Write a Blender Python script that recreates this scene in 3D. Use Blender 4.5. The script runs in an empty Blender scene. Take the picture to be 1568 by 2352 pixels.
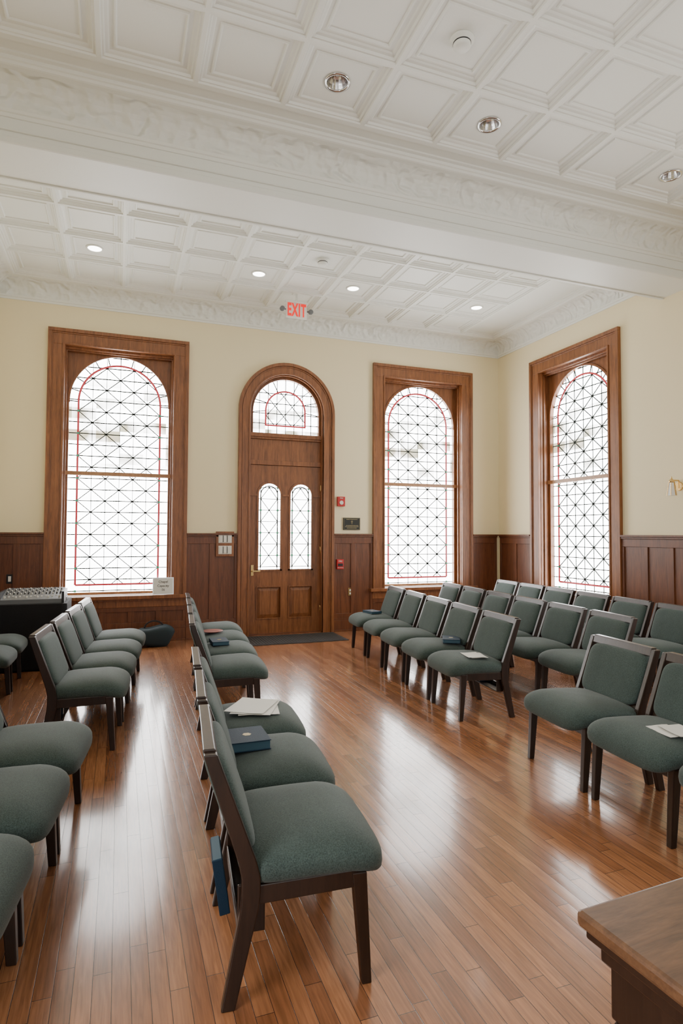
import bpy, bmesh, math, random
from mathutils import Vector, Matrix
random.seed(4)
S=bpy.context.scene
COL=S.collection
XL,XR,YB=-1.56,6.12,8.79
CEIL=4.85
# ---------------------------------------------------------------- materials
def mat(name):
    m=bpy.data.materials.new(name); m.use_nodes=True
    return m,m.node_tree,m.node_tree.nodes['Principled BSDF']
def simple(name,col,rough=.5,metal=0,emit=None,es=0,bump=0,bscale=200,var=0,vscale=3,spec=None):
    m,nt,b=mat(name); N=nt.nodes; L=nt.links
    b.inputs['Base Color'].default_value=(*col,1); b.inputs['Roughness'].default_value=rough
    b.inputs['Metallic'].default_value=metal
    if spec is not None: b.inputs['Specular IOR Level'].default_value=spec
    if emit: b.inputs['Emission Color'].default_value=(*emit,1); b.inputs['Emission Strength'].default_value=es
    tc=N.new('ShaderNodeTexCoord')
    if bump:
        n=N.new('ShaderNodeTexNoise'); n.inputs['Scale'].default_value=bscale; n.inputs['Detail'].default_value=3
        L.new(tc.outputs['Object'],n.inputs['Vector'])
        bp=N.new('ShaderNodeBump'); bp.inputs['Strength'].default_value=bump; bp.inputs['Distance'].default_value=.01
        L.new(n.outputs['Fac'],bp.inputs['Height']); L.new(bp.outputs['Normal'],b.inputs['Normal'])
    if var:
        n=N.new('ShaderNodeTexNoise'); n.inputs['Scale'].default_value=vscale; n.inputs['Detail'].default_value=4
        L.new(tc.outputs['Object'],n.inputs['Vector'])
        mx=N.new('ShaderNodeMix'); mx.data_type='RGBA'
        mx.inputs[6].default_value=(*[c*(1-var) for c in col],1); mx.inputs[7].default_value=(*[min(1,c*(1+var)) for c in col],1)
        L.new(n.outputs['Fac'],mx.inputs[0]); L.new(mx.outputs[2],b.inputs['Base Color'])
    return m
def wood(name,c1,c2,rough=.35,scale=(14,14,1.2),coat=.15):
    m,nt,b=mat(name); N=nt.nodes; L=nt.links
    tc=N.new('ShaderNodeTexCoord'); mp=N.new('ShaderNodeMapping'); mp.inputs['Scale'].default_value=scale
    L.new(tc.outputs['Object'],mp.inputs['Vector'])
    n=N.new('ShaderNodeTexNoise'); n.inputs['Scale'].default_value=1.6; n.inputs['Detail'].default_value=7; n.inputs['Roughness'].default_value=.65; n.inputs['Distortion'].default_value=.8
    L.new(mp.outputs[0],n.inputs['Vector'])
    n2=N.new('ShaderNodeTexNoise'); n2.inputs['Scale'].default_value=9; n2.inputs['Detail'].default_value=2
    L.new(mp.outputs[0],n2.inputs['Vector'])
    ad=N.new('ShaderNodeMath'); ad.operation='MULTIPLY_ADD'; ad.inputs[1].default_value=.35; L.new(n2.outputs['Fac'],ad.inputs[0]); L.new(n.outputs['Fac'],ad.inputs[2])
    r=N.new('ShaderNodeValToRGB'); r.color_ramp.elements[0].position=.45; r.color_ramp.elements[1].position=.9
    r.color_ramp.elements[0].color=(*c2,1); r.color_ramp.elements[1].color=(*c1,1)
    L.new(ad.outputs[0],r.inputs[0]); L.new(r.outputs[0],b.inputs['Base Color'])
    b.inputs['Roughness'].default_value=rough; b.inputs['Coat Weight'].default_value=coat; b.inputs['Coat Roughness'].default_value=.25
    bp=N.new('ShaderNodeBump'); bp.inputs['Strength'].default_value=.12; bp.inputs['Distance'].default_value=.003
    L.new(ad.outputs[0],bp.inputs['Height']); L.new(bp.outputs[0],b.inputs['Normal'])
    return m
M_oak=wood('oak_trim',(.33,.125,.042),(.13,.044,.014))
M_oakd=wood('oak_wainscot',(.19,.064,.023),(.080,.026,.010))
M_sash=wood('oak_sash',(.50,.27,.13),(.32,.16,.07))
M_walnut=wood('chair_walnut',(.030,.014,.008),(.010,.005,.003),rough=.32)
M_lect=wood('lectern_oak',(.17,.082,.038),(.072,.034,.016),rough=.42,scale=(3,18,18))
M_lectd=wood('lectern_oak_dark',(.03,.013,.007),(.014,.006,.003),rough=.4)
M_wall=simple('wall_paint',(.86,.76,.50),.75,bump=.08,bscale=250)
M_white=simple('ceiling_paint',(.82,.84,.79),.5,bump=.05,bscale=60)
M_black=simple('black_cloth',(.006,.006,.008),.85,bump=.3,bscale=90)
M_grey=simple('console_grey',(.15,.16,.17),.45)
M_dark=simple('dark_plastic',(.015,.015,.017),.4)
M_cream=simple('switch_cream',(.75,.73,.66),.4)
M_red=simple('alarm_red',(.50,.02,.02),.4)
M_brass=simple('brass',(.75,.52,.22),.25,1)
M_chrome=simple('chrome',(.70,.70,.70),.16,1)
M_paper=simple('paper_white',(.80,.79,.75),.7,var=.05)
M_blue=simple('book_blue',(.005,.024,.050),.6,bump=.2,spec=.3)
M_edge=simple('book_page_edge',(.035,.09,.13),.6)
M_gold=simple('gilt',(.40,.33,.17),.4,.6)
M_mat=simple('mat_rubber',(.045,.04,.04),.9,bump=.5,bscale=300)
M_teal=simple('bag_teal',(.006,.020,.028),.7,bump=.3)
M_lamp=simple('lamp_lens',(1,1,1),.4,emit=(1,.97,.92),es=12)
M_bulb=simple('unlit_bulb',(.85,.85,.82),.3)
M_exit=simple('exit_red_led',(.7,.01,.008),.5,emit=(1,.012,.008),es=.75)
M_redglass=simple('red_glass',(.35,.03,.04),.3,emit=(1.0,.10,.13),es=.38)
M_greenglass=simple('green_glass',(.05,.25,.14),.3,emit=(.12,.5,.28),es=.35)
M_came=simple('lead_came',(.016,.028,.022),.7)
M_sign=simple('sign_white',(.75,.76,.72),.5)
M_ink=simple('ink_grey',(.08,.08,.08),.6)
M_plaque=simple('plaque_bronze',(.03,.033,.030),.45,.4)
M_rust=simple('plate_rust',(.25,.06,.04),.5)
M_frost=simple('sconce_glass',(.85,.85,.8),.3)

def fabric():
    m,nt,b=mat('chair_fabric_green'); N=nt.nodes; L=nt.links
    tc=N.new('ShaderNodeTexCoord')
    n=N.new('ShaderNodeTexNoise'); n.inputs['Scale'].default_value=240; n.inputs['Detail'].default_value=2
    n2=N.new('ShaderNodeTexNoise'); n2.inputs['Scale'].default_value=5; n2.inputs['Detail'].default_value=3
    L.new(tc.outputs['Object'],n.inputs['Vector']); L.new(tc.outputs['Object'],n2.inputs['Vector'])
    ad=N.new('ShaderNodeMath'); ad.operation='MULTIPLY_ADD'; ad.inputs[1].default_value=.3
    L.new(n2.outputs['Fac'],ad.inputs[0]); L.new(n.outputs['Fac'],ad.inputs[2])
    r=N.new('ShaderNodeValToRGB'); r.color_ramp.elements[0].position=.4; r.color_ramp.elements[1].position=.9
    r.color_ramp.elements[0].color=(.020,.034,.031,1); r.color_ramp.elements[1].color=(.068,.100,.090,1)
    L.new(ad.outputs[0],r.inputs[0]); L.new(r.outputs[0],b.inputs['Base Color'])
    b.inputs['Roughness'].default_value=.8; b.inputs['Sheen Weight'].default_value=.14; b.inputs['Specular IOR Level'].default_value=.3
    bp=N.new('ShaderNodeBump'); bp.inputs['Strength'].default_value=.25; bp.inputs['Distance'].default_value=.002
    L.new(n.outputs['Fac'],bp.inputs['Height']); L.new(bp.outputs[0],b.inputs['Normal'])
    return m
M_fab=fabric()
def floor_mat():
    m,nt,b=mat('oak_floor_planks'); N=nt.nodes; L=nt.links
    tc=N.new('ShaderNodeTexCoord'); sp=N.new('ShaderNodeSeparateXYZ'); L.new(tc.outputs['Object'],sp.inputs[0])
    RH=.060
    dv=N.new('ShaderNodeMath'); dv.operation='DIVIDE'; dv.inputs[1].default_value=RH; L.new(sp.outputs['X'],dv.inputs[0])
    fl=N.new('ShaderNodeMath'); fl.operation='FLOOR'; L.new(dv.outputs[0],fl.inputs[0])
    wn=N.new('ShaderNodeTexWhiteNoise'); wn.noise_dimensions='1D'; L.new(fl.outputs[0],wn.inputs['W'])
    ma=N.new('ShaderNodeMath'); ma.operation='MULTIPLY_ADD'; ma.inputs[1].default_value=7; L.new(wn.outputs['Value'],ma.inputs[0]); L.new(sp.outputs['Y'],ma.inputs[2])
    cb=N.new('ShaderNodeCombineXYZ'); L.new(ma.outputs[0],cb.inputs[0]); L.new(sp.outputs['X'],cb.inputs[1])
    br=N.new('ShaderNodeTexBrick'); br.offset=0; br.inputs['Scale'].default_value=1
    br.inputs['Brick Width'].default_value=.85; br.inputs['Row Height'].default_value=RH; br.inputs['Mortar Size'].default_value=.0013; br.inputs['Mortar Smooth'].default_value=.3
    br.inputs['Color1'].default_value=(.47,.205,.092,1); br.inputs['Color2'].default_value=(.25,.096,.040,1); br.inputs['Mortar'].default_value=(.05,.02,.01,1)
    L.new(cb.outputs[0],br.inputs['Vector'])
    mp=N.new('ShaderNodeMapping'); mp.inputs['Scale'].default_value=(3,45,1); L.new(cb.outputs[0],mp.inputs['Vector'])
    n=N.new('ShaderNodeTexNoise'); n.inputs['Scale'].default_value=2; n.inputs['Detail'].default_value=6; n.inputs['Distortion'].default_value=.6; L.new(mp.outputs[0],n.inputs['Vector'])
    mr=N.new('ShaderNodeMapRange'); mr.inputs[1].default_value=.3; mr.inputs[2].default_value=.7; mr.inputs[3].default_value=.70; mr.inputs[4].default_value=1.20; L.new(n.outputs['Fac'],mr.inputs[0])
    vm=N.new('ShaderNodeVectorMath'); vm.operation='SCALE'; L.new(br.outputs['Color'],vm.inputs[0]); L.new(mr.outputs[0],vm.inputs['Scale'])
    L.new(vm.outputs[0],b.inputs['Base Color'])
    b.inputs['Roughness'].default_value=.26
    b.inputs['Coat Weight'].default_value=.75; b.inputs['Coat Roughness'].default_value=.115
    # gentle cupping of every board + gaps
    fr=N.new('ShaderNodeMath'); fr.operation='FRACT'; L.new(dv.outputs[0],fr.inputs[0])
    c1=N.new('ShaderNodeMath'); c1.operation='SUBTRACT'; c1.inputs[1].default_value=.5; L.new(fr.outputs[0],c1.inputs[0])
    c2=N.new('ShaderNodeMath'); c2.operation='MULTIPLY'; L.new(c1.outputs[0],c2.inputs[0]); L.new(c1.outputs[0],c2.inputs[1])
    c3=N.new('ShaderNodeMath'); c3.operation='MULTIPLY_ADD'; c3.inputs[1].default_value=-.35; L.new(c2.outputs[0],c3.inputs[0])
    c4=N.new('ShaderNodeMath'); c4.operation='MULTIPLY'; c4.inputs[1].default_value=-.6; L.new(br.outputs['Fac'],c4.inputs[0]); L.new(c4.outputs[0],c3.inputs[2])
    # each board sits very slightly tilted
    tl=N.new('ShaderNodeMath'); tl.operation='MULTIPLY'; ws=N.new('ShaderNodeMath'); ws.operation='SUBTRACT'; ws.inputs[1].default_value=.5; L.new(wn.outputs['Value'],ws.inputs[0]); L.new(ws.outputs[0],tl.inputs[0]); L.new(c1.outputs[0],tl.inputs[1])
    t2=N.new('ShaderNodeMath'); t2.operation='MULTIPLY_ADD'; t2.inputs[1].default_value=.30; L.new(tl.outputs[0],t2.inputs[0]); L.new(c3.outputs[0],t2.inputs[2])
    bp=N.new('ShaderNodeBump'); bp.inputs['Strength'].default_value=.3; bp.inputs['Distance'].default_value=.004; L.new(t2.outputs[0],bp.inputs['Height'])
    L.new(bp.outputs[0],b.inputs['Normal']); L.new(bp.outputs[0],b.inputs['Coat Normal'])
    return m
M_floor=floor_mat()
WIN_E=14.0
def glass_mat():
    m,nt,b=mat('leaded_daylight_glass'); N=nt.nodes; L=nt.links
    tc=N.new('ShaderNodeTexCoord'); sp=N.new('ShaderNodeSeparateXYZ'); L.new(tc.outputs['Object'],sp.inputs[0])
    mp=N.new('ShaderNodeMapping'); mp.inputs['Scale'].default_value=(3.2,0,6.5); L.new(tc.outputs['Object'],mp.inputs['Vector'])
    # blocky tan cells: outside view put into the pane glow
    fl=N.new('ShaderNodeVectorMath'); fl.operation='FLOOR'; L.new(mp.outputs[0],fl.inputs[0])
    wn=N.new('ShaderNodeTexWhiteNoise'); wn.noise_dimensions='3D'; L.new(fl.outputs[0],wn.inputs['Vector'])
    n=N.new('ShaderNodeTexNoise'); n.inputs['Scale'].default_value=1.6; n.inputs['Detail'].default_value=3; L.new(tc.outputs['Object'],n.inputs['Vector'])
    a=N.new('ShaderNodeMath'); a.operation='MULTIPLY'; L.new(wn.outputs['Value'],a.inputs[0]); L.new(n.outputs['Fac'],a.inputs[1])
    z1=N.new('ShaderNodeMapRange'); z1.inputs[1].default_value=2.3; z1.inputs[2].default_value=2.6; L.new(sp.outputs['Z'],z1.inputs[0])
    z2=N.new('ShaderNodeMapRange'); z2.inputs[1].default_value=3.7; z2.inputs[2].default_value=3.2; L.new(sp.outputs['Z'],z2.inputs[0])
    zz=N.new('ShaderNodeMath'); zz.operation='MULTIPLY'; L.new(z1.outputs[0],zz.inputs[0]); L.new(z2.outputs[0],zz.inputs[1])
    mr=N.new('ShaderNodeMapRange'); mr.inputs[1].default_value=.26; mr.inputs[2].default_value=.42; mr.inputs[4].default_value=.99; L.new(a.outputs[0],mr.inputs[0])
    f=N.new('ShaderNodeMath'); f.operation='MULTIPLY'; L.new(mr.outputs[0],f.inputs[0]); L.new(zz.outputs[0],f.inputs[1])
    wv=N.new('ShaderNodeTexNoise'); wv.inputs['Scale'].default_value=7; wv.inputs['Detail'].default_value=5; L.new(tc.outputs['Object'],wv.inputs['Vector'])
    tr=N.new('ShaderNodeMix'); tr.data_type='RGBA'; tr.inputs[6].default_value=(1.25,.90,.55,1); tr.inputs[7].default_value=(1.7,1.75,1.2,1); L.new(wv.outputs['Fac'],tr.inputs[0])
    mx=N.new('ShaderNodeMix'); mx.data_type='RGBA'; mx.inputs[6].default_value=(WIN_E,WIN_E*1.0,WIN_E*.99,1); L.new(tr.outputs[2],mx.inputs[7])
    L.new(f.outputs[0],mx.inputs[0]); L.new(mx.outputs[2],b.inputs['Emission Color']); b.inputs['Emission Strength'].default_value=1
    b.inputs['Base Color'].default_value=(.5,.5,.5,1); b.inputs['Roughness'].default_value=.1
    return m
M_glass=glass_mat()
def emboss():
    m,nt,b=mat('embossed_cove'); N=nt.nodes; L=nt.links
    b.inputs['Base Color'].default_value=(.80,.82,.77,1); b.inputs['Roughness'].default_value=.5
    tc=N.new('ShaderNodeTexCoord')
    vo=N.new('ShaderNodeTexVoronoi'); vo.feature='SMOOTH_F1'; vo.inputs['Scale'].default_value=11; vo.inputs['Smoothness'].default_value=.3
    wv=N.new('ShaderNodeTexWave'); wv.wave_type='RINGS'; wv.rings_direction='SPHERICAL'; wv.inputs['Scale'].default_value=4; wv.inputs['Distortion'].default_value=12; wv.inputs['Detail'].default_value=2
    L.new(tc.outputs['Object'],vo.inputs['Vector']); L.new(tc.outputs['Object'],wv.inputs['Vector'])
    ad=N.new('ShaderNodeMath'); ad.operation='MULTIPLY_ADD'; ad.inputs[1].default_value=.5; L.new(wv.outputs['Fac'],ad.inputs[0]); L.new(vo.outputs['Distance'],ad.inputs[2])
    bp=N.new('ShaderNodeBump'); bp.inputs['Strength'].default_value=.7; bp.inputs['Distance'].default_value=.03; L.new(ad.outputs[0],bp.inputs['Height']); L.new(bp.outputs[0],b.inputs['Normal'])
    return m
M_emb=emboss()
# ---------------------------------------------------------------- mesh builder
class MB:
    def __init__(s): s.v=[];s.f=[];s.m=[];s.sm=[]
    def face(s,pts,m=0,sm=False):
        i=len(s.v); s.v+= [tuple(p) for p in pts]; s.f.append(tuple(range(i,i+len(pts)))); s.m.append(m); s.sm.append(sm)
    def hexa(s,p,m=0):
        i=len(s.v); s.v+=[tuple(q) for q in p]
        for f in ((0,3,2,1),(4,5,6,7),(0,1,5,4),(1,2,6,5),(2,3,7,6),(3,0,4,7)):
            s.f.append(tuple(i+k for k in f)); s.m.append(m); s.sm.append(False)
    def box(s,x0,x1,y0,y1,z0,z1,m=0):
        s.hexa([(x0,y0,z0),(x1,y0,z0),(x1,y1,z0),(x0,y1,z0),(x0,y0,z1),(x1,y0,z1),(x1,y1,z1),(x0,y1,z1)],m)
    def grid(s,rows,m=0,sm=True,closed=False,cap=False):
        i=len(s.v); n=len(rows[0])
        for r in rows: s.v+=[tuple(p) for p in r]
        for a in range(len(rows)-1):
            for b in range(n if closed else n-1):
                c=(b+1)%n
                s.f.append((i+a*n+b,i+a*n+c,i+(a+1)*n+c,i+(a+1)*n+b)); s.m.append(m); s.sm.append(sm)
        if cap:
            s.f.append(tuple(i+k for k in range(n))[::-1]); s.m.append(m); s.sm.append(False)
            s.f.append(tuple(i+(len(rows)-1)*n+k for k in range(n))); s.m.append(m); s.sm.append(False)
    def lathe(s,prof,c=(0,0,0),n=24,m=0,ax='z',sm=True,cap=True):
        rows=[]
        for r,h in prof:
            row=[]
            for k in range(n):
                a=2*math.pi*k/n; x,y=r*math.cos(a),r*math.sin(a)
                p=(x,y,h) if ax=='z' else ((x,h,y) if ax=='y' else (h,x,y))
                row.append((c[0]+p[0],c[1]+p[1],c[2]+p[2]))
            rows.append(row)
        s.grid(rows,m,sm,closed=True,cap=cap)
    def sell(s,c,r,e1=.4,e2=.3,m=0,nu=40,nv=20,fn=None):
        def cp(a,e): return math.copysign(abs(a)**e,a)
        rows=[]
        for j in range(nv+1):
            v=-math.pi/2+math.pi*j/nv; row=[]
            for k in range(nu):
                u=2*math.pi*k/nu
                p=(r[0]*cp(math.cos(v),e1)*cp(math.cos(u),e2),r[1]*cp(math.cos(v),e1)*cp(math.sin(u),e2),r[2]*cp(math.sin(v),e1))
                if fn: p=fn(*p)
                row.append((c[0]+p[0],c[1]+p[1],c[2]+p[2]))
            rows.append(row)
        s.grid(rows,m,True,closed=True)
    def arch_plate(s,x0,x1,z0,z1,cx,r,zs,y0,y1,m=0,n=28):
        """plate with a door-shaped (open bottom) arched hole"""
        s.box(x0,cx-r,y0,y1,z0,z1,m); s.box(cx+r,x1,y0,y1,z0,z1,m)
        for k in range(n):
            a,b=math.pi-math.pi*k/n,math.pi-math.pi*(k+1)/n
            xa,za,xb,zb=cx+r*math.cos(a),zs+r*math.sin(a),cx+r*math.cos(b),zs+r*math.sin(b)
            s.face([(xa,y0,za),(xb,y0,zb),(xb,y0,z1),(xa,y0,z1)],m)
            s.face([(xa,y1,za),(xa,y1,z1),(xb,y1,z1),(xb,y1,zb)],m)
            s.face([(xa,y0,za),(xa,y1,za),(xb,y1,zb),(xb,y0,zb)],m)
        s.face([(cx-r,y0,z1),(cx+r,y0,z1),(cx+r,y1,z1),(cx-r,y1,z1)],m)
    def arch_ring(s,cx,ri,ro,zs,zb,y0,y1,m=0,n=32):
        pts=[(-1,0,zb)]+[(math.cos(math.pi-math.pi*k/n),math.sin(math.pi-math.pi*k/n),zs) for k in range(n+1)]+[(1,0,zb)]
        rows=[]
        for c,sn,zz in pts:
            a=(cx+ri*c,zz+ri*sn); b=(cx+ro*c,zz+ro*sn)
            rows.append([(a[0],y0,a[1]),(b[0],y0,b[1]),(b[0],y1,b[1]),(a[0],y1,a[1])])
        s.grid(rows,m,False,closed=True,cap=True)
    def bar(s,a,b,w,y0,y1,m=0):
        """thin bar in the xz plane"""
        dx,dz=b[0]-a[0],b[1]-a[1]; l=math.hypot(dx,dz)
        if l<1e-4: return
        nx,nz=-dz/l*w/2,dx/l*w/2
        q=[(a[0]-nx,a[1]-nz),(b[0]-nx,b[1]-nz),(b[0]+nx,b[1]+nz),(a[0]+nx,a[1]+nz)]
        s.hexa([(p[0],y0,p[1]) for p in q]+[(p[0],y1,p[1]) for p in q],m)
    def obj(s,name,mats,parent=None,M=None,bevel=0,fix=True,loc=None,rotz=0):
        me=bpy.data.meshes.new(name); me.from_pydata(s.v,[],s.f)
        for q in mats: me.materials.append(q)
        me.polygons.foreach_set('material_index',s.m); me.polygons.foreach_set('use_smooth',s.sm)
        if fix:
            bm=bmesh.new(); bm.from_mesh(me)
            if not bevel: bmesh.ops.remove_doubles(bm,verts=bm.verts,dist=1e-5)
            bmesh.ops.recalc_face_normals(bm,faces=bm.faces); bm.to_mesh(me); bm.free()
        o=bpy.data.objects.new(name,me); COL.objects.link(o)
        if M is not None: o.matrix_world=M
        if loc is not None: o.location=loc; o.rotation_euler=(0,0,rotz)
        if parent is not None: o.parent=parent
        if bevel:
            md=o.modifiers.new('bev','BEVEL'); md.width=bevel; md.segments=2; md.limit_method='ANGLE'; md.angle_limit=math.radians(40)
        return o
def empty(name,M=None):
    e=bpy.data.objects.new(name,None); e.empty_display_size=.1; COL.objects.link(e)
    if M is not None: e.matrix_world=M
    return e
def text(body,size,mat_,parent,loc,rot=(math.pi/2,0,0),name='lettering',ext=.001,spacing=1,bold=0,sx=1):
    c=bpy.data.curves.new(name,'FONT'); c.body=body; c.size=size; c.align_x='CENTER'; c.align_y='CENTER'; c.extrude=ext; c.space_character=spacing; c.offset=bold
    o=bpy.data.objects.new(name,c); COL.objects.link(o); c.materials.append(mat_); o.location=loc; o.rotation_euler=rot; o.scale=(sx,1,1); o.parent=parent
    return o
def MBACK(cx): return Matrix.Translation((cx,YB,0))
def MRIGHT(cy): return Matrix.Translation((XR,cy,0))@Matrix.Rotation(-math.pi/2,4,'Z')
def MLEFT(cy): return Matrix.Translation((XL,cy,0))@Matrix.Rotation(math.pi/2,4,'Z')
# ---------------------------------------------------------------- layout
W1,W2,DX=-.02,4.665,2.355
WR=6.98          # right wall window centre (Y)
WR_FILL=2.2          # unseen right-wall window, added to brighten the room
WO=.73; WZB,WZT=.63,4.05
YN=-3.0          # near end of room
def wall_strip(name,M,x0,x1,holes,door=None):
    b=MB(); T=.32; H=CEIL+.2
    xs=x0
    for kind,c in holes:
        hw=WO if kind=='w' else .60
        b.box(xs,c-hw,0,T,0,H)
        if kind=='w':
            b.box(c-hw,c+hw,0,T,0,WZB); b.box(c-hw,c+hw,0,T,WZT,H)
        else:
            b.arch_plate(c-hw,c+hw,0,H,c,.59,3.33,0,T)
        xs=c+hw
    b.box(xs,x1,0,T,0,H)
    return b.obj(name,[M_wall],M=M)
wall_strip('wall_back',MBACK(0),XL-.3,XR+.3,[('w',W1),('d',DX),('w',W2)])
wall_strip('wall_right',MRIGHT(0),-YB,-YN,[('w',-WR),('w',-WR_FILL)])
wall_strip('wall_left',MLEFT(0),YN,YB,[('w',.6)])  # opening for an unseen window, added for more ambient light
b=MB(); b.box(XL-.3,XR+.3,YN,YB+.3,-.1,0); b.obj('floor',[M_floor])
# ---------------------------------------------------------------- ceiling
b=MB(); b.box(XL-.3,XR+.3,YN,YB+.3,CEIL+.16,CEIL+.24)
prof=[(0,-.042),(.016,-.042),(.022,-.030),(.034,-.030),(.042,-.014),(.060,-.010),(.070,-.001),(.096,-.001),(.102,-.012),(.112,-.012),(.120,0)]
UNLIT=[(1.46,4.10),(2.78,4.10),(4.76,4.10)]
def tile(b,x0,x1,y0,y1):
    z=CEIL
    rows=[[(x0+i,y0+i,z+d),(x1-i,y0+i,z+d),(x1-i,y1-i,z+d),(x0+i,y1-i,z+d)] for i,d in prof]
    b.grid(rows,0,False,closed=True)
    for (lx,ly) in UNLIT:
        if x0<lx<x1 and y0<ly<y1:
            n=32; I=rows[-1]; hx=(I[1][0]-I[0][0])/2; hy=(I[2][1]-I[1][1])/2; cx=(x0+x1)/2; cy=(y0+y1)/2
            ro=[];ri=[]
            for k in range(n):
                a=2*math.pi*k/n; c,s_=math.cos(a),math.sin(a); q=max(abs(c),abs(s_))
                ro.append((cx+hx*c/q,cy+hy*s_/q,z)); ri.append((lx+.08*c,ly+.08*s_,z))
            b.grid([ro,ri],0,False,closed=True)
            return
    b.face(rows[-1],0)
def tiles(xs,ys):
    for i in range(len(xs)-1):
        for j in range(len(ys)-1): tile(b,xs[i],xs[i+1],ys[j],ys[j+1])
nx=[-.85+.66*k for k in range(11)]; ny=[4.43-.66*k for k in range(11,-1,-1)]
bx=[-1.309+.653*k for k in range(11)]; by=[5.93+.65*k for k in range(5)]
tiles(nx,ny); tiles(bx,by)
BF,BB,BZ=4.91,5.42,4.36
for (xa,xb,ya,yb,Y0,Y1) in ((nx[0],nx[-1],ny[0],ny[-1],YN,BF),(bx[0],bx[-1],by[0],by[-1],BB,YB)):
    w=.03; h=.042
    b.box(xa-w,xa,ya-w,yb+w,CEIL-h,CEIL); b.box(xb,xb+w,ya-w,yb+w,CEIL-h,CEIL)
    b.box(xa,xb,ya-w,ya,CEIL-h,CEIL); b.box(xa,xb,yb,yb+w,CEIL-h,CEIL)
    b.box(XL,xa,Y0,Y1,CEIL,CEIL+.02); b.box(xb,XR,Y0,Y1,CEIL,CEIL+.02)
    if ya>Y0: b.box(xa,xb,Y0,ya,CEIL,CEIL+.02)
    b.box(xa,xb,yb,Y1,CEIL,CEIL+.02)
b.obj('ceiling',[M_white],fix=False)
cor=[(0,-.30),(.014,-.30),(.018,-.275),(.03,-.27),(.036,-.25)]
for k in range(9):
    a=math.pi/2*k/8; cor.append((.036+.19*(1-math.cos(a)),-.25+.19*math.sin(a)))
cor+=[(.24,-.055),(.25,-.04),(.262,-.035),(.27,-.015),(.30,-.012),(.305,0)]
def cornice(name,x0,x1,y0,y1):
    b=MB(); z=CEIL
    rows=[[(x0+i,y0+i,z+d),(x1-i,y0+i,z+d),(x1-i,y1-i,z+d),(x0+i,y1-i,z+d)] for i,d in cor]
    b.grid(rows[:5],0,False,closed=True); b.grid(rows[4:13],1,False,closed=True); b.grid(rows[12:],0,False,closed=True)
    return b.obj(name,[M_white,M_emb])
cornice('trim_cornice_far',XL,XR,BB,YB)
cornice('trim_cornice_near',XL,XR,YN,BF)
b=MB(); b.box(XL,XR,BF,BB,BZ,CEIL+.1)
b.box(XL,XR,BF-.012,BF,BZ,BZ+.05); b.box(XL,XR,BF-.02,BF,BZ+.09,BZ+.10)
b.box(XL,XR,BB,BB+.03,BZ,BZ+.03); b.box(XL,XR,BB-.03,BB,BZ-.012,BZ)
b.obj('beam',[M_white],bevel=.004)
# ---------------------------------------------------------------- windows
def inside(x,z,r,zb,zs): return abs(x)<=r and z>=zb and (z<=zs or x*x+(z-zs)**2<=r*r)
def clipbar(b,p,q,w,y0,y1,shape,m=0):
    n=240; t0=t1=None
    for k in range(n+1):
        t=k/n; x=p[0]+(q[0]-p[0])*t; z=p[1]+(q[1]-p[1])*t
        if inside(x,z,*shape):
            if t0 is None: t0=t
            t1=t
    if t0 is None or t1<=t0: return
    f=lambda t:(p[0]+(q[0]-p[0])*t,p[1]+(q[1]-p[1])*t)
    b.bar(f(t0),f(t1),w,y0,y1,m)
CW=.0125
def leaded(b,r,zb,zs,y0,y1,cell,red_in):
    """lead cames (slot 0), red border strip (slot 1), green accents (slot 2)"""
    sh=(r,zb,zs); top=zs+r; w=CW
    inner=(r-red_in,zb+red_in*.9,zs)
    nz=int((top-zb)/cell)+1
    for i in range(nz+1):
        z=zb+.02+i*cell; clipbar(b,(-r,z),(r,z),w,y0,y1,sh)
    nxx=3; px=(r-red_in)/nxx
    for i in range(-nxx,nxx+1):
        x=i*px
        if abs(i)<nxx: clipbar(b,(x,zb),(x,top),w*.6,y0,y1,sh)
    d=2*px; dz=2*cell; slope=dz/d
    for i in range(-14,40):
        x0=-(r-red_in); z0=zb+.02+i*dz
        clipbar(b,(x0,z0),(x0+2*(r-red_in),z0+2*(r-red_in)*slope),w*.9,y0,y1,inner)
        clipbar(b,(x0,z0),(x0+2*(r-red_in),z0-2*(r-red_in)*slope),w*.9,y0,y1,inner)
    ri=r-red_in
    b.arch_ring(0,ri-.013,ri+.013,zs,zb+red_in*.9,y0-.001,y1,1)
    b.box(-ri,ri,y0-.001,y1,zb+red_in*.9-.013,zb+red_in*.9+.013,1)
    for i in range(nz):
        z=zb+.02+i*cell
        if i%2==0 and z<zs:
            for sx in (-ri,ri): b.box(sx-.014,sx+.014,y0-.003,y1,z-.014,z+.014,2)
    for i in range(0,13):
        a=math.pi*i/12; c,s_=math.cos(a),math.sin(a)
        b.bar((ri*c,zs+ri*s_),(r*c,zs+r*s_),w,y0,y1)
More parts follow.
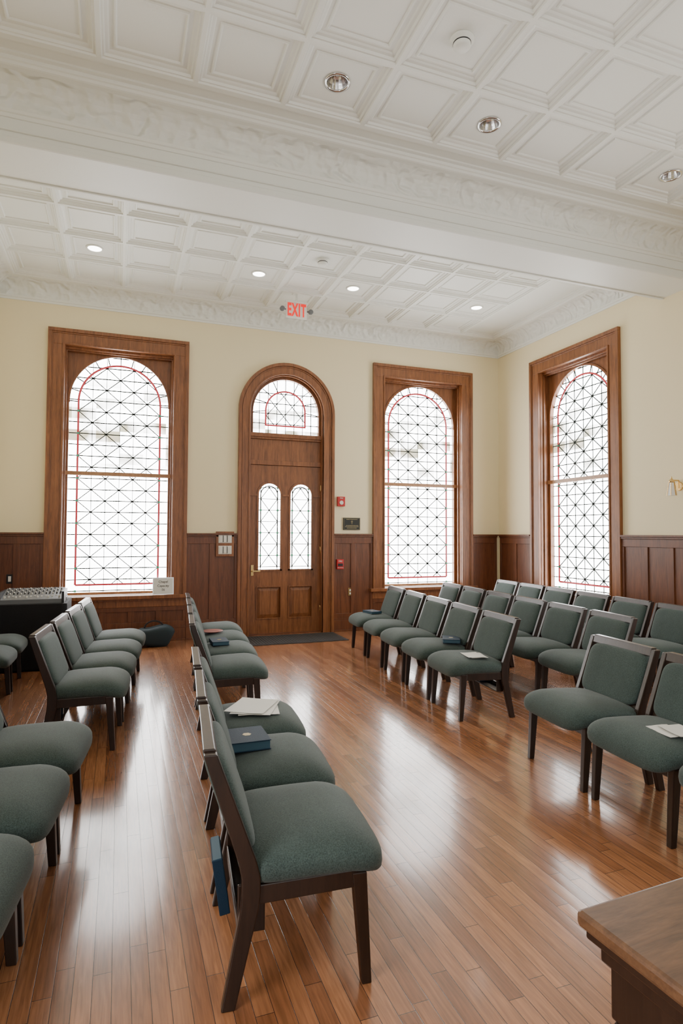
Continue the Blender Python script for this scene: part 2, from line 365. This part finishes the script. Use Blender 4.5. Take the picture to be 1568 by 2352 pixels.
def window(name,M):
    e=empty(name,M)
    b=MB(); O,I=.90,.71; zb,zt,zi=WZB,4.22,4.02
    for s in (-1,1):
        def bx(a,c,y0,y1,z0,z1): b.box(min(s*a,s*c),max(s*a,s*c),y0,y1,z0,z1)
        bx(I,.872,-.030,0,zb,zi); bx(.865,O+.012,-.052,0,zb,zt-.036); bx(.85,.868,-.04,0,zb,zt-.056); bx(I-.003,I+.022,-.042,0,zb,zi)
        bx(.70,.73,0,.30,zb,zi); bx(.68,.699,.05,.075,zb,zi-.05)
        bx(.655,.70,.14,.19,zb,3.31)
    b.box(-.8655,.8655,-.0295,0,zi,zt-.034); b.box(-O-.012,O+.012,-.052,0,zt-.035,zt+.012); b.box(-.868,.868,-.04,0,zt-.055,zt-.036); b.box(-I-.022,I+.022,-.042,0,zi-.002,zi+.023)
    b.box(-.73,.73,0,.30,zi,zi+.028); b.box(-.70,.70,.05,.089,zi-.03,zi); b.box(-.70,.70,.09,.13,zi-.05,zi)
    b.obj('casing',[M_oak],e,bevel=.003)
    b=MB(); b.arch_plate(-.70,.70,3.3,zi,0,.655,3.31,.15,.2); b.arch_ring(0,.645,.675,3.31,3.28,.135,.16)
    b.obj('arched_spandrel',[M_oak],e)
    b=MB(); b.box(-.70,.70,.12,.19,2.285,2.338); b.box(-.70,.70,.13,.19,zb+.02,zb+.055)
    b.obj('meeting_rail',[M_sash],e,bevel=.004)
    b=MB(); b.box(-.97,.97,-.10,.30,zb-.035,zb+.015); b.box(-.92,.92,-.035,0,zb-.15,zb-.035); b.box(-.92,.92,-.05,0,zb-.065,zb-.035)
    b.obj('sill',[M_oak],e,bevel=.005)
    b=MB(); R=.66; zs=3.31
    pts=[(-R,.215,zb),(R,.215,zb)]+[(R*math.cos(math.pi*k/32),.215,zs+R*math.sin(math.pi*k/32)) for k in range(33)]
    b.face(pts); o=b.obj('glass',[M_glass],e,fix=False)
    b=MB(); leaded(b,.655,zb+.05,zs,.198,.208,.155,.115)
    b.obj('leading',[M_came,M_redglass,M_greenglass],e,fix=False)
    # unseen backing, added so that no sky leaks round the sash
    b=MB(); b.box(-.74,.74,.225,.235,zb-.02,zi+.04); b.obj('sky_block_panel',[M_white],e)
    return e
window('window_1',MBACK(W1)); window('window_2',MBACK(W2)); window('window_3',MRIGHT(WR)); window('fill_window_right',MRIGHT(WR_FILL)); window('fill_window_left',MLEFT(.6))  # last two are out of view, added to raise the ambient light
# ---------------------------------------------------------------- door
e=empty('door_1',MBACK(DX)); zs=3.33
b=MB(); b.arch_ring(0,.57,.735,zs,0,-.035,0); b.arch_ring(0,.70,.745,zs,0,-.055,0); b.arch_ring(0,.57,.592,zs,0,-.045,0); b.arch_ring(0,.675,.69,zs,0,-.045,0)
b.arch_ring(0,.555,.592,zs,0,0,.25)
b.obj('arched_casing',[M_oak],e,bevel=.002)
b=MB(); b.box(-.556,.556,.06,.14,2.53,2.60); b.box(-.556,.556,.09,.14,2.60,2.92); b.box(-.556,.556,.055,.14,2.92,2.95); b.box(-.556,.556,.04,.14,2.95,3.01)
b.arch_ring(0,.515,.556,zs,3.01,.07,.14); b.arch_ring(0,.512,.525,zs,3.01,.055,.14)
b.obj('transom_frame',[M_oak],e,bevel=.003)
b=MB(); R=.52
b.face([(-R,.125,3.0),(R,.125,3.0)]+[(R*math.cos(math.pi*k/32),.125,zs+R*math.sin(math.pi*k/32)) for k in range(33)])
b.obj('transom_glass',[M_glass],e,fix=False)
b=MB(); r=.515; y0,y1=.108,.118
for k in range(1,5): clipbar(b,(-r,3.01+k*.155),(r,3.01+k*.155),.011,y0,y1,(r,3.01,zs))
for k in range(-3,4): clipbar(b,(k*.135,3.01),(k*.135,4),.009,y0,y1,(r,3.01,zs))
for k in range(-4,6):
    clipbar(b,(-.3+k*.27-.6,2.6),(-.3+k*.27+.6,3.97),.010,y0,y1,(.31,3.13,3.36)); clipbar(b,(-.3+k*.27+.6,2.6),(-.3+k*.27-.6,3.97),.010,y0,y1,(.31,3.13,3.36))
b.arch_ring(0,.298,.322,3.36,3.14,y0-.002,y1,1); b.box(-.32,.32,y0-.002,y1,3.128,3.152,1)
for i in range(9):
    a=math.pi*i/8; b.bar((.31*math.cos(a),3.36+.31*math.sin(a)),(.51*math.cos(a),zs+.51*math.sin(a)),.011,y0,y1)
b.obj('transom_leading',[M_came,M_redglass],e,fix=False)
b=MB()
for s in (-1,1):
    c=s*.245; xa,xb=(-.555,-.0) if s<0 else (0,.555)
    b.arch_plate(xa,xb,.94,2.525,c,.182,2.085,.08,.13)
    def bx(x0,x1,y0,y1,z0,z1): b.box(x0,x1,y0,y1,z0,z1)
    bx(xa,xb,.08,.13,.70,.94); bx(xa,xb,.08,.13,.012,.23)
    bx(xa,c-.182,.08,.13,.23,.70); bx(c+.182,xb,.08,.13,.23,.70); bx(c-.182,c+.182,.11,.13,.23,.70)
    b.hexa([(c-.182,.11,.23),(c+.182,.11,.23),(c+.182,.11,.70),(c-.182,.11,.70),(c-.13,.092,.29),(c+.13,.092,.29),(c+.13,.092,.64),(c-.13,.092,.64)])
    b.arch_ring(c,.165,.195,2.085,.94,.068,.09); bx(c-.195,c+.195,.068,.09,.935,.962); 
    bx(c-.19,c+.19,.070,.085,.695,.712); bx(c-.19,c+.19,.070,.085,.222,.24); bx(c-.192,c-.176,.07,.085,.24,.695); bx(c+.176,c+.192,.07,.085,.24,.695)
    bx(c-.31 if s<0 else c+.195,c-.195 if s<0 else c+.31,.060,.082,2.06,2.09)
bx(-.05,.05,.060,.082,2.06,2.09)
b.obj('door_leaf',[M_oak],e)
for s in (-1,1):
    c=s*.245; b=MB(); R=.182
    b.face([(c-R,.12,.95),(c+R,.12,.95)]+[(c+R*math.cos(math.pi*k/24),.12,2.085+R*math.sin(math.pi*k/24)) for k in range(25)])
    b.obj('door_light_glass',[M_glass],e,fix=False)
    b=MB(); sh=(.17,.955,2.085); 
    for k in range(8): clipbar(b,(-.17,1.0+k*.17),(.17,1.0+k*.17),.010,.104,.113,sh)
    for x in (-.13,.13): clipbar(b,(x,.95),(x,2.3),.010,.104,.113,sh)
    for k in range(-4,9):
        clipbar(b,(-.13,1.0+k*.34),(.13,1.0+k*.34+.34),.010,.104,.113,(.13,.99,2.085)); clipbar(b,(.13,1.0+k*.34),(-.13,1.0+k*.34+.34),.010,.104,.113,(.13,.99,2.085))
    b.arch_ring(0,.122,.136,2.085,.985,.102,.114)
    for k in range(4):
        for x in (-.13,.13): b.box(x-.014,x+.014,.1,.114,1.17+k*.34-.014,1.17+k*.34+.014,1)
    o=b.obj('door_light_leading',[M_came,M_greenglass],e,fix=False); o.location=(c,0,0)
b=MB(); b.box(-.522,-.482,.07,.082,.87,1.03); b.lathe([(.012,.02),(.012,.075)],(-.502,0,.94),12,ax='y'); b.box(-.51,-.39,.015,.03,.93,.952)
for z in (.35,1.25,2.2): b.lathe([(.009,-.05),(.009,.05)],(.557,.068,z),10); 
b.obj('lever_handle_and_hinges',[M_brass],e,bevel=.002)
b=MB(); b.box(-.59,.59,.0,.26,0,.012); b.obj('threshold',[M_oakd],e)
b=MB(); b.box(-.65,.65,.2,.3,0,2.6); b.box(-.65,.65,.2,.3,2.6,3.95); b.obj('outer_panel',[M_oakd],e)
# ---------------------------------------------------------------- wainscot
def wains(name,M,x0,x1,ztop=1.5,cap=True):
    b=MB(); b.box(x0,x1,-.012,0,0,ztop)
    b.box(x0,x1,-.034,0,.025,.17); b.box(x0,x1,-.027,0,.17,.20); b.box(x0,x1,-.045,0,0,.025)
    b.box(x0,x1,-.028,0,.20,.27)
    if cap:
        b.box(x0,x1,-.028,0,ztop-.15,ztop-.05); b.box(x0,x1,-.045,0,ztop-.05,ztop-.025); b.box(x0,x1,-.065,0,ztop-.025,ztop)
    else: b.box(x0,x1,-.028,0,ztop-.06,ztop)
    n=max(1,round((x1-x0)/.36)); 
    for k in range(n+1):
        x=x0+(x1-x0)*k/n; w=.04
        b.box(max(x0,x-w),min(x1,x+w),-.028,0,.27,ztop-(.15 if cap else .06))
    return b.obj(name,[M_oakd],M=M,bevel=.003)
wains('trim_1',MBACK(0),XL,W1-.912); wains('trim_2',MBACK(0),W1+.912,DX-.745); wains('trim_3',MBACK(0),DX+.745,W2-.912); wains('trim_4',MBACK(0),W2+.912,XR-.06)
wains('trim_5',MBACK(0),W1-.91,W1+.91,.48,cap=False); wains('trim_6',MBACK(0),W2-.91,W2+.91,.48,cap=False)
wains('trim_7',MRIGHT(0),-YB+.06,-(WR+.912)); wains('trim_8',MRIGHT(0),-(WR+.91),-(WR-.91),.48,cap=False)
wains('trim_9',MRIGHT(0),-(WR-.912),-(WR_FILL+.912)); wains('trim_10',MRIGHT(0),-(WR_FILL+.91),-(WR_FILL-.91),.48,cap=False); wains('trim_11',MRIGHT(0),-(WR_FILL-.912),-YN)
wains('trim_12',MLEFT(0),.6+.912,YB-.06); wains('trim_13',MLEFT(0),.6-.91,.6+.91,.48,cap=False); wains('trim_14',MLEFT(0),YN,.6-.912)
# ---------------------------------------------------------------- chairs
def chair_mesh():
    b=MB()
    def cl(t):
        z=.80*t
        if z<.38: x=.082*(z/.38)
        else: x=.082-.145*(z-.38)/.42
        w=.021+(.010*(1-abs(z-.38)/.42))
        return x,z,w
    for s in (-1,1):
        rows=[]
        y0,y1=(.262,.294) if s>0 else (-.294,-.262)
        for k in range(17):
            x,z,w=cl(k/16)
            if k in (7,8): x-=.006
            rows.append([(x-w,y0,z),(x+w,y0,z),(x+w,y1,z),(x-w,y1,z)])
        b.grid(rows,0,False,closed=True,cap=True)
        yc=s*.272; 
        b.hexa([(.44,yc-.016,0),(.474,yc-.016,0),(.474,yc+.016,0),(.44,yc+.016,0),(.405,yc-.02,.37),(.455,yc-.02,.37),(.455,yc+.02,.37),(.405,yc+.02,.37)])
        b.hexa([(.07,yc-.013,.310),(.43,yc-.013,.320),(.43,yc+.013,.320),(.07,yc+.013,.310),(.07,yc-.013,.372),(.43,yc-.013,.378),(.43,yc+.013,.378),(.07,yc+.013,.372)])
    b.box(.412,.438,-.262,.262,.315,.372); b.box(.065,.088,-.262,.262,.32,.372)
    b.hexa([(-.070,-.262,.757),(-.032,-.262,.757),(-.032,.262,.757),(-.070,.262,.757),(-.086,-.262,.808),(-.046,-.262,.808),(-.046,.262,.808),(-.086,.262,.808)])
    b.hexa([(.045,-.262,.43),(.072,-.262,.43),(.072,.262,.43),(.045,.262,.43),(.035,-.262,.465),(.062,-.262,.465),(.062,.262,.465),(.035,.262,.465)])
    b.box(.03,.12,-.24,.24,.205,.215); b.box(.03,.038,-.24,.24,.215,.25); b.box(.03,.12,-.25,-.238,.205,.36); b.box(.03,.12,.238,.25,.205,.36)
    def seat(x,y,z):
        u=(x+.25)/.5
        z2=z*(1.0+.12*u)
        if z>0: z2+= .012*(1-(y/.30)**2)
        if u>.62: z2-= .045*((u-.62)/.38)**2
        z2-=.012*(1-u)
        return (x,y,z2)
    b.sell((.287,0,.415),(.252,.300,.060),.66,.34,1,48,20,seat)
    def back(x,y,z):
        return (x-.345*(z),y,z)
    b.sell((.008,0,.607),(.045,.256,.158),.34,.45,1,40,22,lambda x,y,z:back(x,y,z))
    return b
cb=chair_mesh()
proto=cb.obj('chapel_chair',[M_walnut,M_fab],bevel=.004)
CH_ME=proto.data; first=[True]
def put_chair(x,y,rot):
    if first[0]:
        o=proto; first[0]=False
    else:
        o=bpy.data.objects.new('chapel_chair',CH_ME); COL.objects.link(o)
        md=o.modifiers.new('bev','BEVEL'); md.width=.004; md.segments=2; md.limit_method='ANGLE'; md.angle_limit=math.radians(40)
    j=random.uniform(-1,1)*math.radians(.8)
    o.location=(x,y,0); o.rotation_euler=(0,0,rot+j)
    return Matrix.Translation((x,y,0))@Matrix.Rotation(rot+j,4,'Z')
def row_left(x,y,s,n,pitch=.645):
    s=math.radians(s); d=(math.sin(s),math.cos(s)); r=[]
    for k in range(n):
        q=.285+k*pitch; r.append(put_chair(x+d[0]*q,y+d[1]*q,-s))
    return r
def row_right(xf,yf,s,n,pitch=.645,down=False):
    s=math.radians(s); d=(math.sin(s),math.cos(s)); r=[]
    x,y=xf+.457*math.cos(s),yf-.457*math.sin(s)
    for k in range(n):
        q=.285+k*pitch
        if down: q=-q
        r.append(put_chair(x+d[0]*q,y+d[1]*q,math.pi-s))
    return r
L1n=row_left(.346,1.95,5,3); L1f=row_left(.598,4.73,5,4)
L2f=row_left(-.48,4.53,5.5,4); L2n=row_left(-.84,1.91,6.0,3); L3f=row_left(-1.405,5.80,.5,2)
R1f=row_right(2.59,4.25,5.7,5,.665); R1n=row_right(2.617,3.42,5,4,.645,True)
R2f=row_right(3.56,3.97,5.5,6,.65); R2n=row_right(3.70,3.2,5,2,.645,True)
R3f=row_right(4.66,4.22,5.5,6,.65)
# ---------------------------------------------------------------- things on chairs
def book(M,lx,ly,lz,rot,w=.15,l=.21,h=.035,gilt=True,name='hymnal_book'):
    e=empty(name,M@Matrix.Translation((lx,ly,lz))@Matrix.Rotation(rot,4,'Z'))
    b=MB(); b.box(-w/2,w/2,-l/2,l/2,0,.004); b.box(-w/2,w/2,-l/2,l/2,h-.004,h); b.box(-w/2-.002,-w/2+.004,-l/2,l/2,0,h); b.obj('cover',[M_blue],e,bevel=.0015)
    b=MB(); b.box(-w/2+.004,w/2-.005,-l/2+.005,l/2-.005,.004,h-.004); b.obj('pages',[M_edge],e)
    if gilt:
        b=MB(); b.lathe([(.022,0),(.022,.0008)],(0,0,h),6); b.obj('gilt_stamp',[M_gold],e)
    return e
def papers(M,lx,ly,lz,n,w=.21,l=.28,spread=.5,name='paper_sheets',tex=False):
    e=empty(name,M@Matrix.Translation((lx,ly,lz)))
    for k in range(n):
        b=MB(); rows=[]
        for i in range(5):
            rows.append([(-w/2+w*i/4,-l/2+l*j/5,.0015*math.sin(i*1.3+k)+.0015*math.cos(j)) for j in range(6)])
        b.grid(rows); rows2=[[(p[0],p[1],p[2]+.0012) for p in r] for r in rows]; b.grid(rows2)
        o=b.obj('sheet',[M_paper],e,fix=False); o.location=(random.uniform(-.03,.03),random.uniform(-.03,.03),.004*k); o.rotation_euler=(0,0,random.uniform(-spread,spread))
    return e
ST=.487
book(L1n[1],.16,.06,ST-.002,.10,.19,.22,.045)
papers(L1n[2],.27,.0,ST,3,.23,.3,.5)
book(L1f[1],.20,.0,ST-.002,.1,.15,.24,.035)
b=MB(); b.lathe([(.0,.0),(.06,0),(.11,.012),(.112,.016),(.06,.006),(.0,.005)],(0,0,0),28); b.obj('offering_plate',[M_rust],M=L1f[2]@Matrix.Translation((.17,0,ST)))
book(R1f[4],.28,.0,ST-.002,.3,.15,.22,.03)
book(R1f[1],.16,.12,ST-.002,-.4,.16,.24,.035); papers(R1f[0],.27,.12,ST-.002,2,.14,.2,.3)
papers(R1n[1],.27,.12,ST,3,.13,.18,.35,name='bulletin_booklet')
book(L2n[1],.17,.10,ST-.002,.2,.15,.21,.035)
def rackbook(M,ly,th=.035,h=.17,m=None):
    e=empty('rack_hymnal',M@Matrix.Translation((.072,ly,.216)))
    b=MB(); b.box(-.03,.035,-th/2,th/2,0,h-.05); b.obj('cover',[m or M_blue],e,bevel=.002)
    b=MB(); b.box(-.026,.036,-th/2+.004,th/2-.004,.002,h-.048); b.obj('pages',[M_paper],e)
for M_ in (L1n[0],): 
    e=empty('rack_hymnal',M_@Matrix.Translation((.0,-.03,.20))@Matrix.Rotation(-.15,4,'Y'))
    b=MB(); b.box(-.018,.018,-.10,.06,.0,.19); b.obj('cover',[M_blue],e,bevel=.003)
    b=MB(); b.box(-.014,.014,-.098,.062,.003,.192); b.obj('pages',[M_edge],e)
for r in (R1f,R2f,L2f,L1f):
    for k in (0,2,3): rackbook(r[k],-.08); 
# ---------------------------------------------------------------- table with mixer
e=empty('sound_desk',Matrix.Translation((-1.02,7.62,0)))
b=MB(); n=60; rows=[]
def rect(t,hx,hy):
    p=t*4
    if p<1: return (-hx+2*hx*p,-hy)
    if p<2: return (hx,-hy+2*hy*(p-1))
    if p<3: return (hx-2*hx*(p-2),hy)
    return (-hx,hy-2*hy*(p-3))
for j in range(8):
    z=.72-.70*j/7; row=[]
    for k in range(n):
        x,y=rect(k/n,.49,.33); a=.012*(j/7)*math.sin(k*1.9)+.006*j/7
        row.append((x*(1+a*2),y*(1+a*2),z))
    rows.append(row)
b.grid(rows,0,True,closed=True); b.box(-.49,.49,-.33,.33,.70,.722); b.obj('draped_table',[M_black],e)
b=MB()
b.hexa([(-.30,-.22,.724),(.30,-.22,.724),(.30,.22,.724),(-.30,.22,.724),(-.30,-.22,.77),(.30,-.22,.77),(.30,.22,.86),(-.30,.22,.86)],0)
b.box(-.325,-.30,-.23,.23,.724,.85,1); b.box(.30,.325,-.23,.23,.724,.85,1)
for i in range(16):
    x=-.27+i*.036
    for j in range(6):
        y=.17-j*.038; z=.77+(y+.22)/.44*.09
        b.lathe([(.008,-.002),(.006,.018)],(x,y,z),8,m=2 if (i+j)%3==0 else 1)
    y0=-.19; z=.77+(y0+.03+.22)/.44*.09; b.box(x-.008,x+.008,-.16+.03*(i%3),-.135+.03*(i%3),z-.005,z+.02,2)
o=b.obj('mixing_console',[M_grey,M_dark,M_cream],e); o.location=(.13,-.05,0)
b=MB(); b.box(.36,.46,.0,.2,.724,.76); b.lathe([(.03,.724),(.03,.80),(.0,.80)],(-.3,.1,0),14); b.obj('receiver',[M_dark],e,bevel=.004)
# gear bag
b=MB(); b.sell((0,0,.13),(.24,.14,.13),.5,.45,0,32,16,lambda x,y,z:(x+.03*math.sin(z*20),y,z*(1+.15*math.sin(x*14)))); 
for k in range(14):
    a0,a1=math.pi*k/14,math.pi*(k+1)/14
    b.bar((.12*math.cos(a0),.24+.09*math.sin(a0)),(.12*math.cos(a1),.24+.09*math.sin(a1)),.02,-.01,.01,1)
b.obj('duffel_bag',[M_teal,M_dark],M=Matrix.Translation((.45,8.42,0)))
# floor mat
b=MB(); b.box(1.66,3.06,7.98,8.68,0,.008); 
for k in range(34): b.box(1.68+k*.04,1.70+k*.04,8.0,8.66,.008,.012)
b.obj('door_mat',[M_mat])
# ---------------------------------------------------------------- wall fittings
def fit(name,x,z): return empty(name,Matrix.Translation((x,YB,z)))
e=fit('light_switch_panel',1.43,1.345)
b=MB(); b.box(-.13,.13,-.045,-.02,-.18,.18); b.obj('backplate',[M_oak],e,bevel=.004)
b=MB()
for zc in (.075,-.085):
    b.box(-.095,.095,-.05,-.045,zc-.06,zc+.06)
    for k in (-1,0,1): b.box(k*.058-.022,k*.058+.022,-.056,-.05,zc-.045,zc+.045)
b.obj('switches',[M_cream],e,bevel=.002)
b=MB()
for zc in (.075,-.085):
    for k in (-.5,.5): b.box(k*.058-.003,k*.058+.003,-.0575,-.05,zc-.05,zc+.05)
b.obj('gaps',[M_dark],e)
e=fit('fire_alarm_strobe',3.215,2.0)
b=MB(); b.box(-.062,.062,-.05,0,-.075,.075); b.obj('housing',[M_red],e,bevel=.006)
b=MB(); b.lathe([(.030,-.06),(.034,-.05)],(0,0,-.02),16,ax='y'); b.obj('lens',[M_cream],e)
text('FIRE',.03,M_cream,e,(0,-.052,.05))
e=fit('memorial_plaque',3.40,1.655)
b=MB(); b.box(-.14,.14,-.02,0,-.095,.095); b.obj('plate',[M_plaque],e,bevel=.003)
b=MB(); b.box(-.13,.13,-.022,-.02,.085,.087); b.box(-.13,.13,-.022,-.02,-.087,-.085); b.box(-.13,-.128,-.022,-.02,-.087,.087); b.box(.128,.13,-.022,-.02,-.087,.087)
b.box(-.003,.003,-.024,-.02,-.005,.055); b.box(-.016,.016,-.024,-.02,.03,.037)
for i,z in enumerate((.068,-.025,-.045,-.065)):
    w=(.09,.1,.11,.08)[i]; x=-w
    while x<w: l=random.uniform(.008,.02); b.box(x,x+l,-.022,-.02,z-.004,z+.004); x+=l+.006
b.obj('engraving',[M_gold],e)
e=fit('fire_pull_station',3.20,1.03)
b=MB(); b.box(-.055,.055,-.055,-.01,-.075,.075); b.obj('housing',[M_red],e,bevel=.004)
b=MB(); b.box(-.04,.04,-.062,-.055,-.03,.012); b.obj('handle',[M_dark],e,bevel=.003)
text('FIRE',.034,M_cream,e,(0,-.057,.045)); text('PULL DOWN',.016,M_cream,e,(0,-.057,-.052))
e=fit('wall_outlet',3.38,.60)
b=MB(); b.box(-.035,.035,-.02,-.012,-.06,.06); b.obj('plate',[M_brass],e,bevel=.002)
b=MB(); b.box(-.016,.016,-.024,-.02,.01,.04); b.box(-.016,.016,-.024,-.02,-.04,-.01); b.obj('sockets',[M_cream],e)
e=fit('wall_outlet',-1.29,.90)
b=MB(); b.box(-.065,.065,-.02,-.012,-.06,.06); b.obj('plate',[M_dark],e,bevel=.002)
b=MB(); b.box(-.045,-.012,-.026,-.02,-.035,.035); b.box(.012,.045,-.026,-.02,-.035,.035); b.obj('switches',[M_cream],e,bevel=.002)
# capacity sign on the sill
e=empty('capacity_sign',Matrix.Translation((W1+.60,YB-.075,WZB+.018))@Matrix.Rotation(math.radians(-6),4,'X'))
b=MB(); b.box(-.14,.14,0,.008,0,.235); b.obj('frame',[M_chrome],e); b=MB(); b.box(-.13,.13,-.002,0,.01,.225); b.obj('card',[M_sign],e)
for t,z in (('Chapel',.175),('Capacity',.12),('56',.065)): text(t,.045,M_ink,e,(0,-.004,z))
# EXIT sign
e=empty('exit_sign',Matrix.Translation((2.26,8.0,4.60)))
b=MB(); b.box(-.15,.15,-.012,.012,-.105,.11); b.obj('panel',[M_white],e,bevel=.003)
b=MB(); b.box(-.16,.16,-.03,.03,.105,.13); b.box(-.012,.012,-.012,.012,.13,.25); b.box(-.05,.05,-.05,.05,.235,.25)
b.obj('housing',[M_white],e)
b=MB()
for s in (-1,1):
    b.box(min(s*.14,s*.2),max(s*.14,s*.2),-.008,.008,.0,.016); b.lathe([(.02,.03),(.034,0),(.034,-.035),(.025,-.04)],(s*.205,0,.005),18,ax='y')
b.obj('lamp_heads',[M_grey],e)
text('EXIT',.245,M_exit,e,(0,-.016,0),ext=.003,spacing=1.15,bold=.007,sx=.48)
# downlights and detectors
def downlight(x,y,lit):
    e=empty('recessed_downlight',Matrix.Translation((x,y,CEIL)))
    b=MB(); b.lathe([(.078,.002),(.098,-.001),(.098,-.008),(.082,-.012),(.076,-.004),(.076,.002)],n=36,cap=False); b.obj('trim_ring',[M_white if lit else M_chrome],e,fix=False)
    if lit:
        b=MB(); b.lathe([(.0,-.003),(.077,-.003),(.077,-.005),(0,-.005)],n=32); b.obj('lens',[M_lamp],e,fix=False)
    else:
        b=MB(); b.lathe([(.081,.0),(.074,.03),(.060,.065),(.04,.09),(.0,.10)],n=18,sm=False,cap=False); b.obj('reflector',[M_chrome],e,fix=False)
        b=MB(); b.lathe([(.012,.098),(.014,.08),(.012,.05),(0,.045)],n=14); b.obj('bulb',[M_bulb],e)
for x,y in UNLIT: downlight(x,y,False)
for x in (-.33,1.63,2.935,4.89): downlight(x,7.555,True)
def smoke(x,y):
    e=empty('smoke_detector',Matrix.Translation((x,y,CEIL)))
    b=MB(); b.lathe([(.082,0),(.082,-.014),(.060,-.024),(.060,-.05),(.048,-.064),(0,-.067)],n=32); b.obj('body',[M_white],e)
    b=MB(); b.lathe([(.062,-.030),(.062,-.038)],n=32); b.obj('vent',[M_dark],e)
smoke(2.12,3.44); smoke(2.28,6.9)
# sconce
e=empty('wall_sconce',MRIGHT(5.22)@Matrix.Translation((0,0,2.05)))
b=MB(); b.lathe([(.05,-.012),(.055,0)],(0,0,.02),20,ax='y'); b.box(-.008,.008,-.12,-.01,.08,.095); b.lathe([(.03,.06),(.034,.075),(.0,.12)],(0,-.12,0),16); b.lathe([(.012,.095),(.0,.14)],(0,-.12,0),12); b.box(-.007,.007,-.02,-.006,.0,.09)
b.obj('bracket',[M_brass],e,bevel=.002)
b=MB(); b.lathe([(.05,-.09),(.03,.06)],(0,-.12,0),6,sm=False); b.obj('lantern',[M_frost],e,fix=False)
b=MB()
for k in range(6):
    a=2*math.pi*k/6; b.hexa([(.052*math.cos(a)-.003,-.12+.052*math.sin(a)-.003,-.09),(.052*math.cos(a)+.003,-.12+.052*math.sin(a)-.003,-.09),(.052*math.cos(a)+.003,-.12+.052*math.sin(a)+.003,-.09),(.052*math.cos(a)-.003,-.12+.052*math.sin(a)+.003,-.09),(.032*math.cos(a)-.003,-.12+.032*math.sin(a)-.003,.062),(.032*math.cos(a)+.003,-.12+.032*math.sin(a)-.003,.062),(.032*math.cos(a)+.003,-.12+.032*math.sin(a)+.003,.062),(.032*math.cos(a)-.003,-.12+.032*math.sin(a)+.003,.062)])
b.obj('lantern_frame',[M_brass],e)
# lectern / communion table, lower right
e=empty('communion_table',Matrix.Translation((.83,.95,0))@Matrix.Rotation(math.radians(3),4,'Z'))
b=MB(); b.box(0,1.2,-.75,0,.755,.785); b.obj('top',[M_lect],e,bevel=.008)
b=MB(); b.box(.012,1.19,-.74,-.012,.735,.755); b.box(.03,1.17,-.72,-.03,.70,.735); b.box(.05,1.15,-.70,-.05,0,.70); b.box(.038,1.16,-.71,-.04,0,.10)
for z0,z1 in ((.60,.70),(.10,.18)): b.box(.042,1.158,-.708,-.042,z0,z1)
for y in (-.71,-.12): b.box(.04,.05,y,y+.07,.18,.6)
b.obj('body',[M_lectd],e,bevel=.004)
# ---------------------------------------------------------------- light
w=bpy.data.worlds.new('World'); S.world=w; w.use_nodes=True
bg=w.node_tree.nodes['Background']; bg.inputs[0].default_value=(1,.99,.97,1); bg.inputs[1].default_value=1.2
# ---------------------------------------------------------------- camera
cam=bpy.data.cameras.new('cam'); co=bpy.data.objects.new('camera',cam); COL.objects.link(co)
cam.sensor_fit='VERTICAL'; cam.sensor_height=36; cam.lens=1383/2352*36; cam.clip_start=.05
co.matrix_world=Matrix.Translation((0,0,1.5))@Matrix.Rotation(math.radians(-20.2),4,'Z')@Matrix.Rotation(math.radians(90+2.07),4,'X')@Matrix.Rotation(math.radians(.25),4,'Z')
S.camera=co
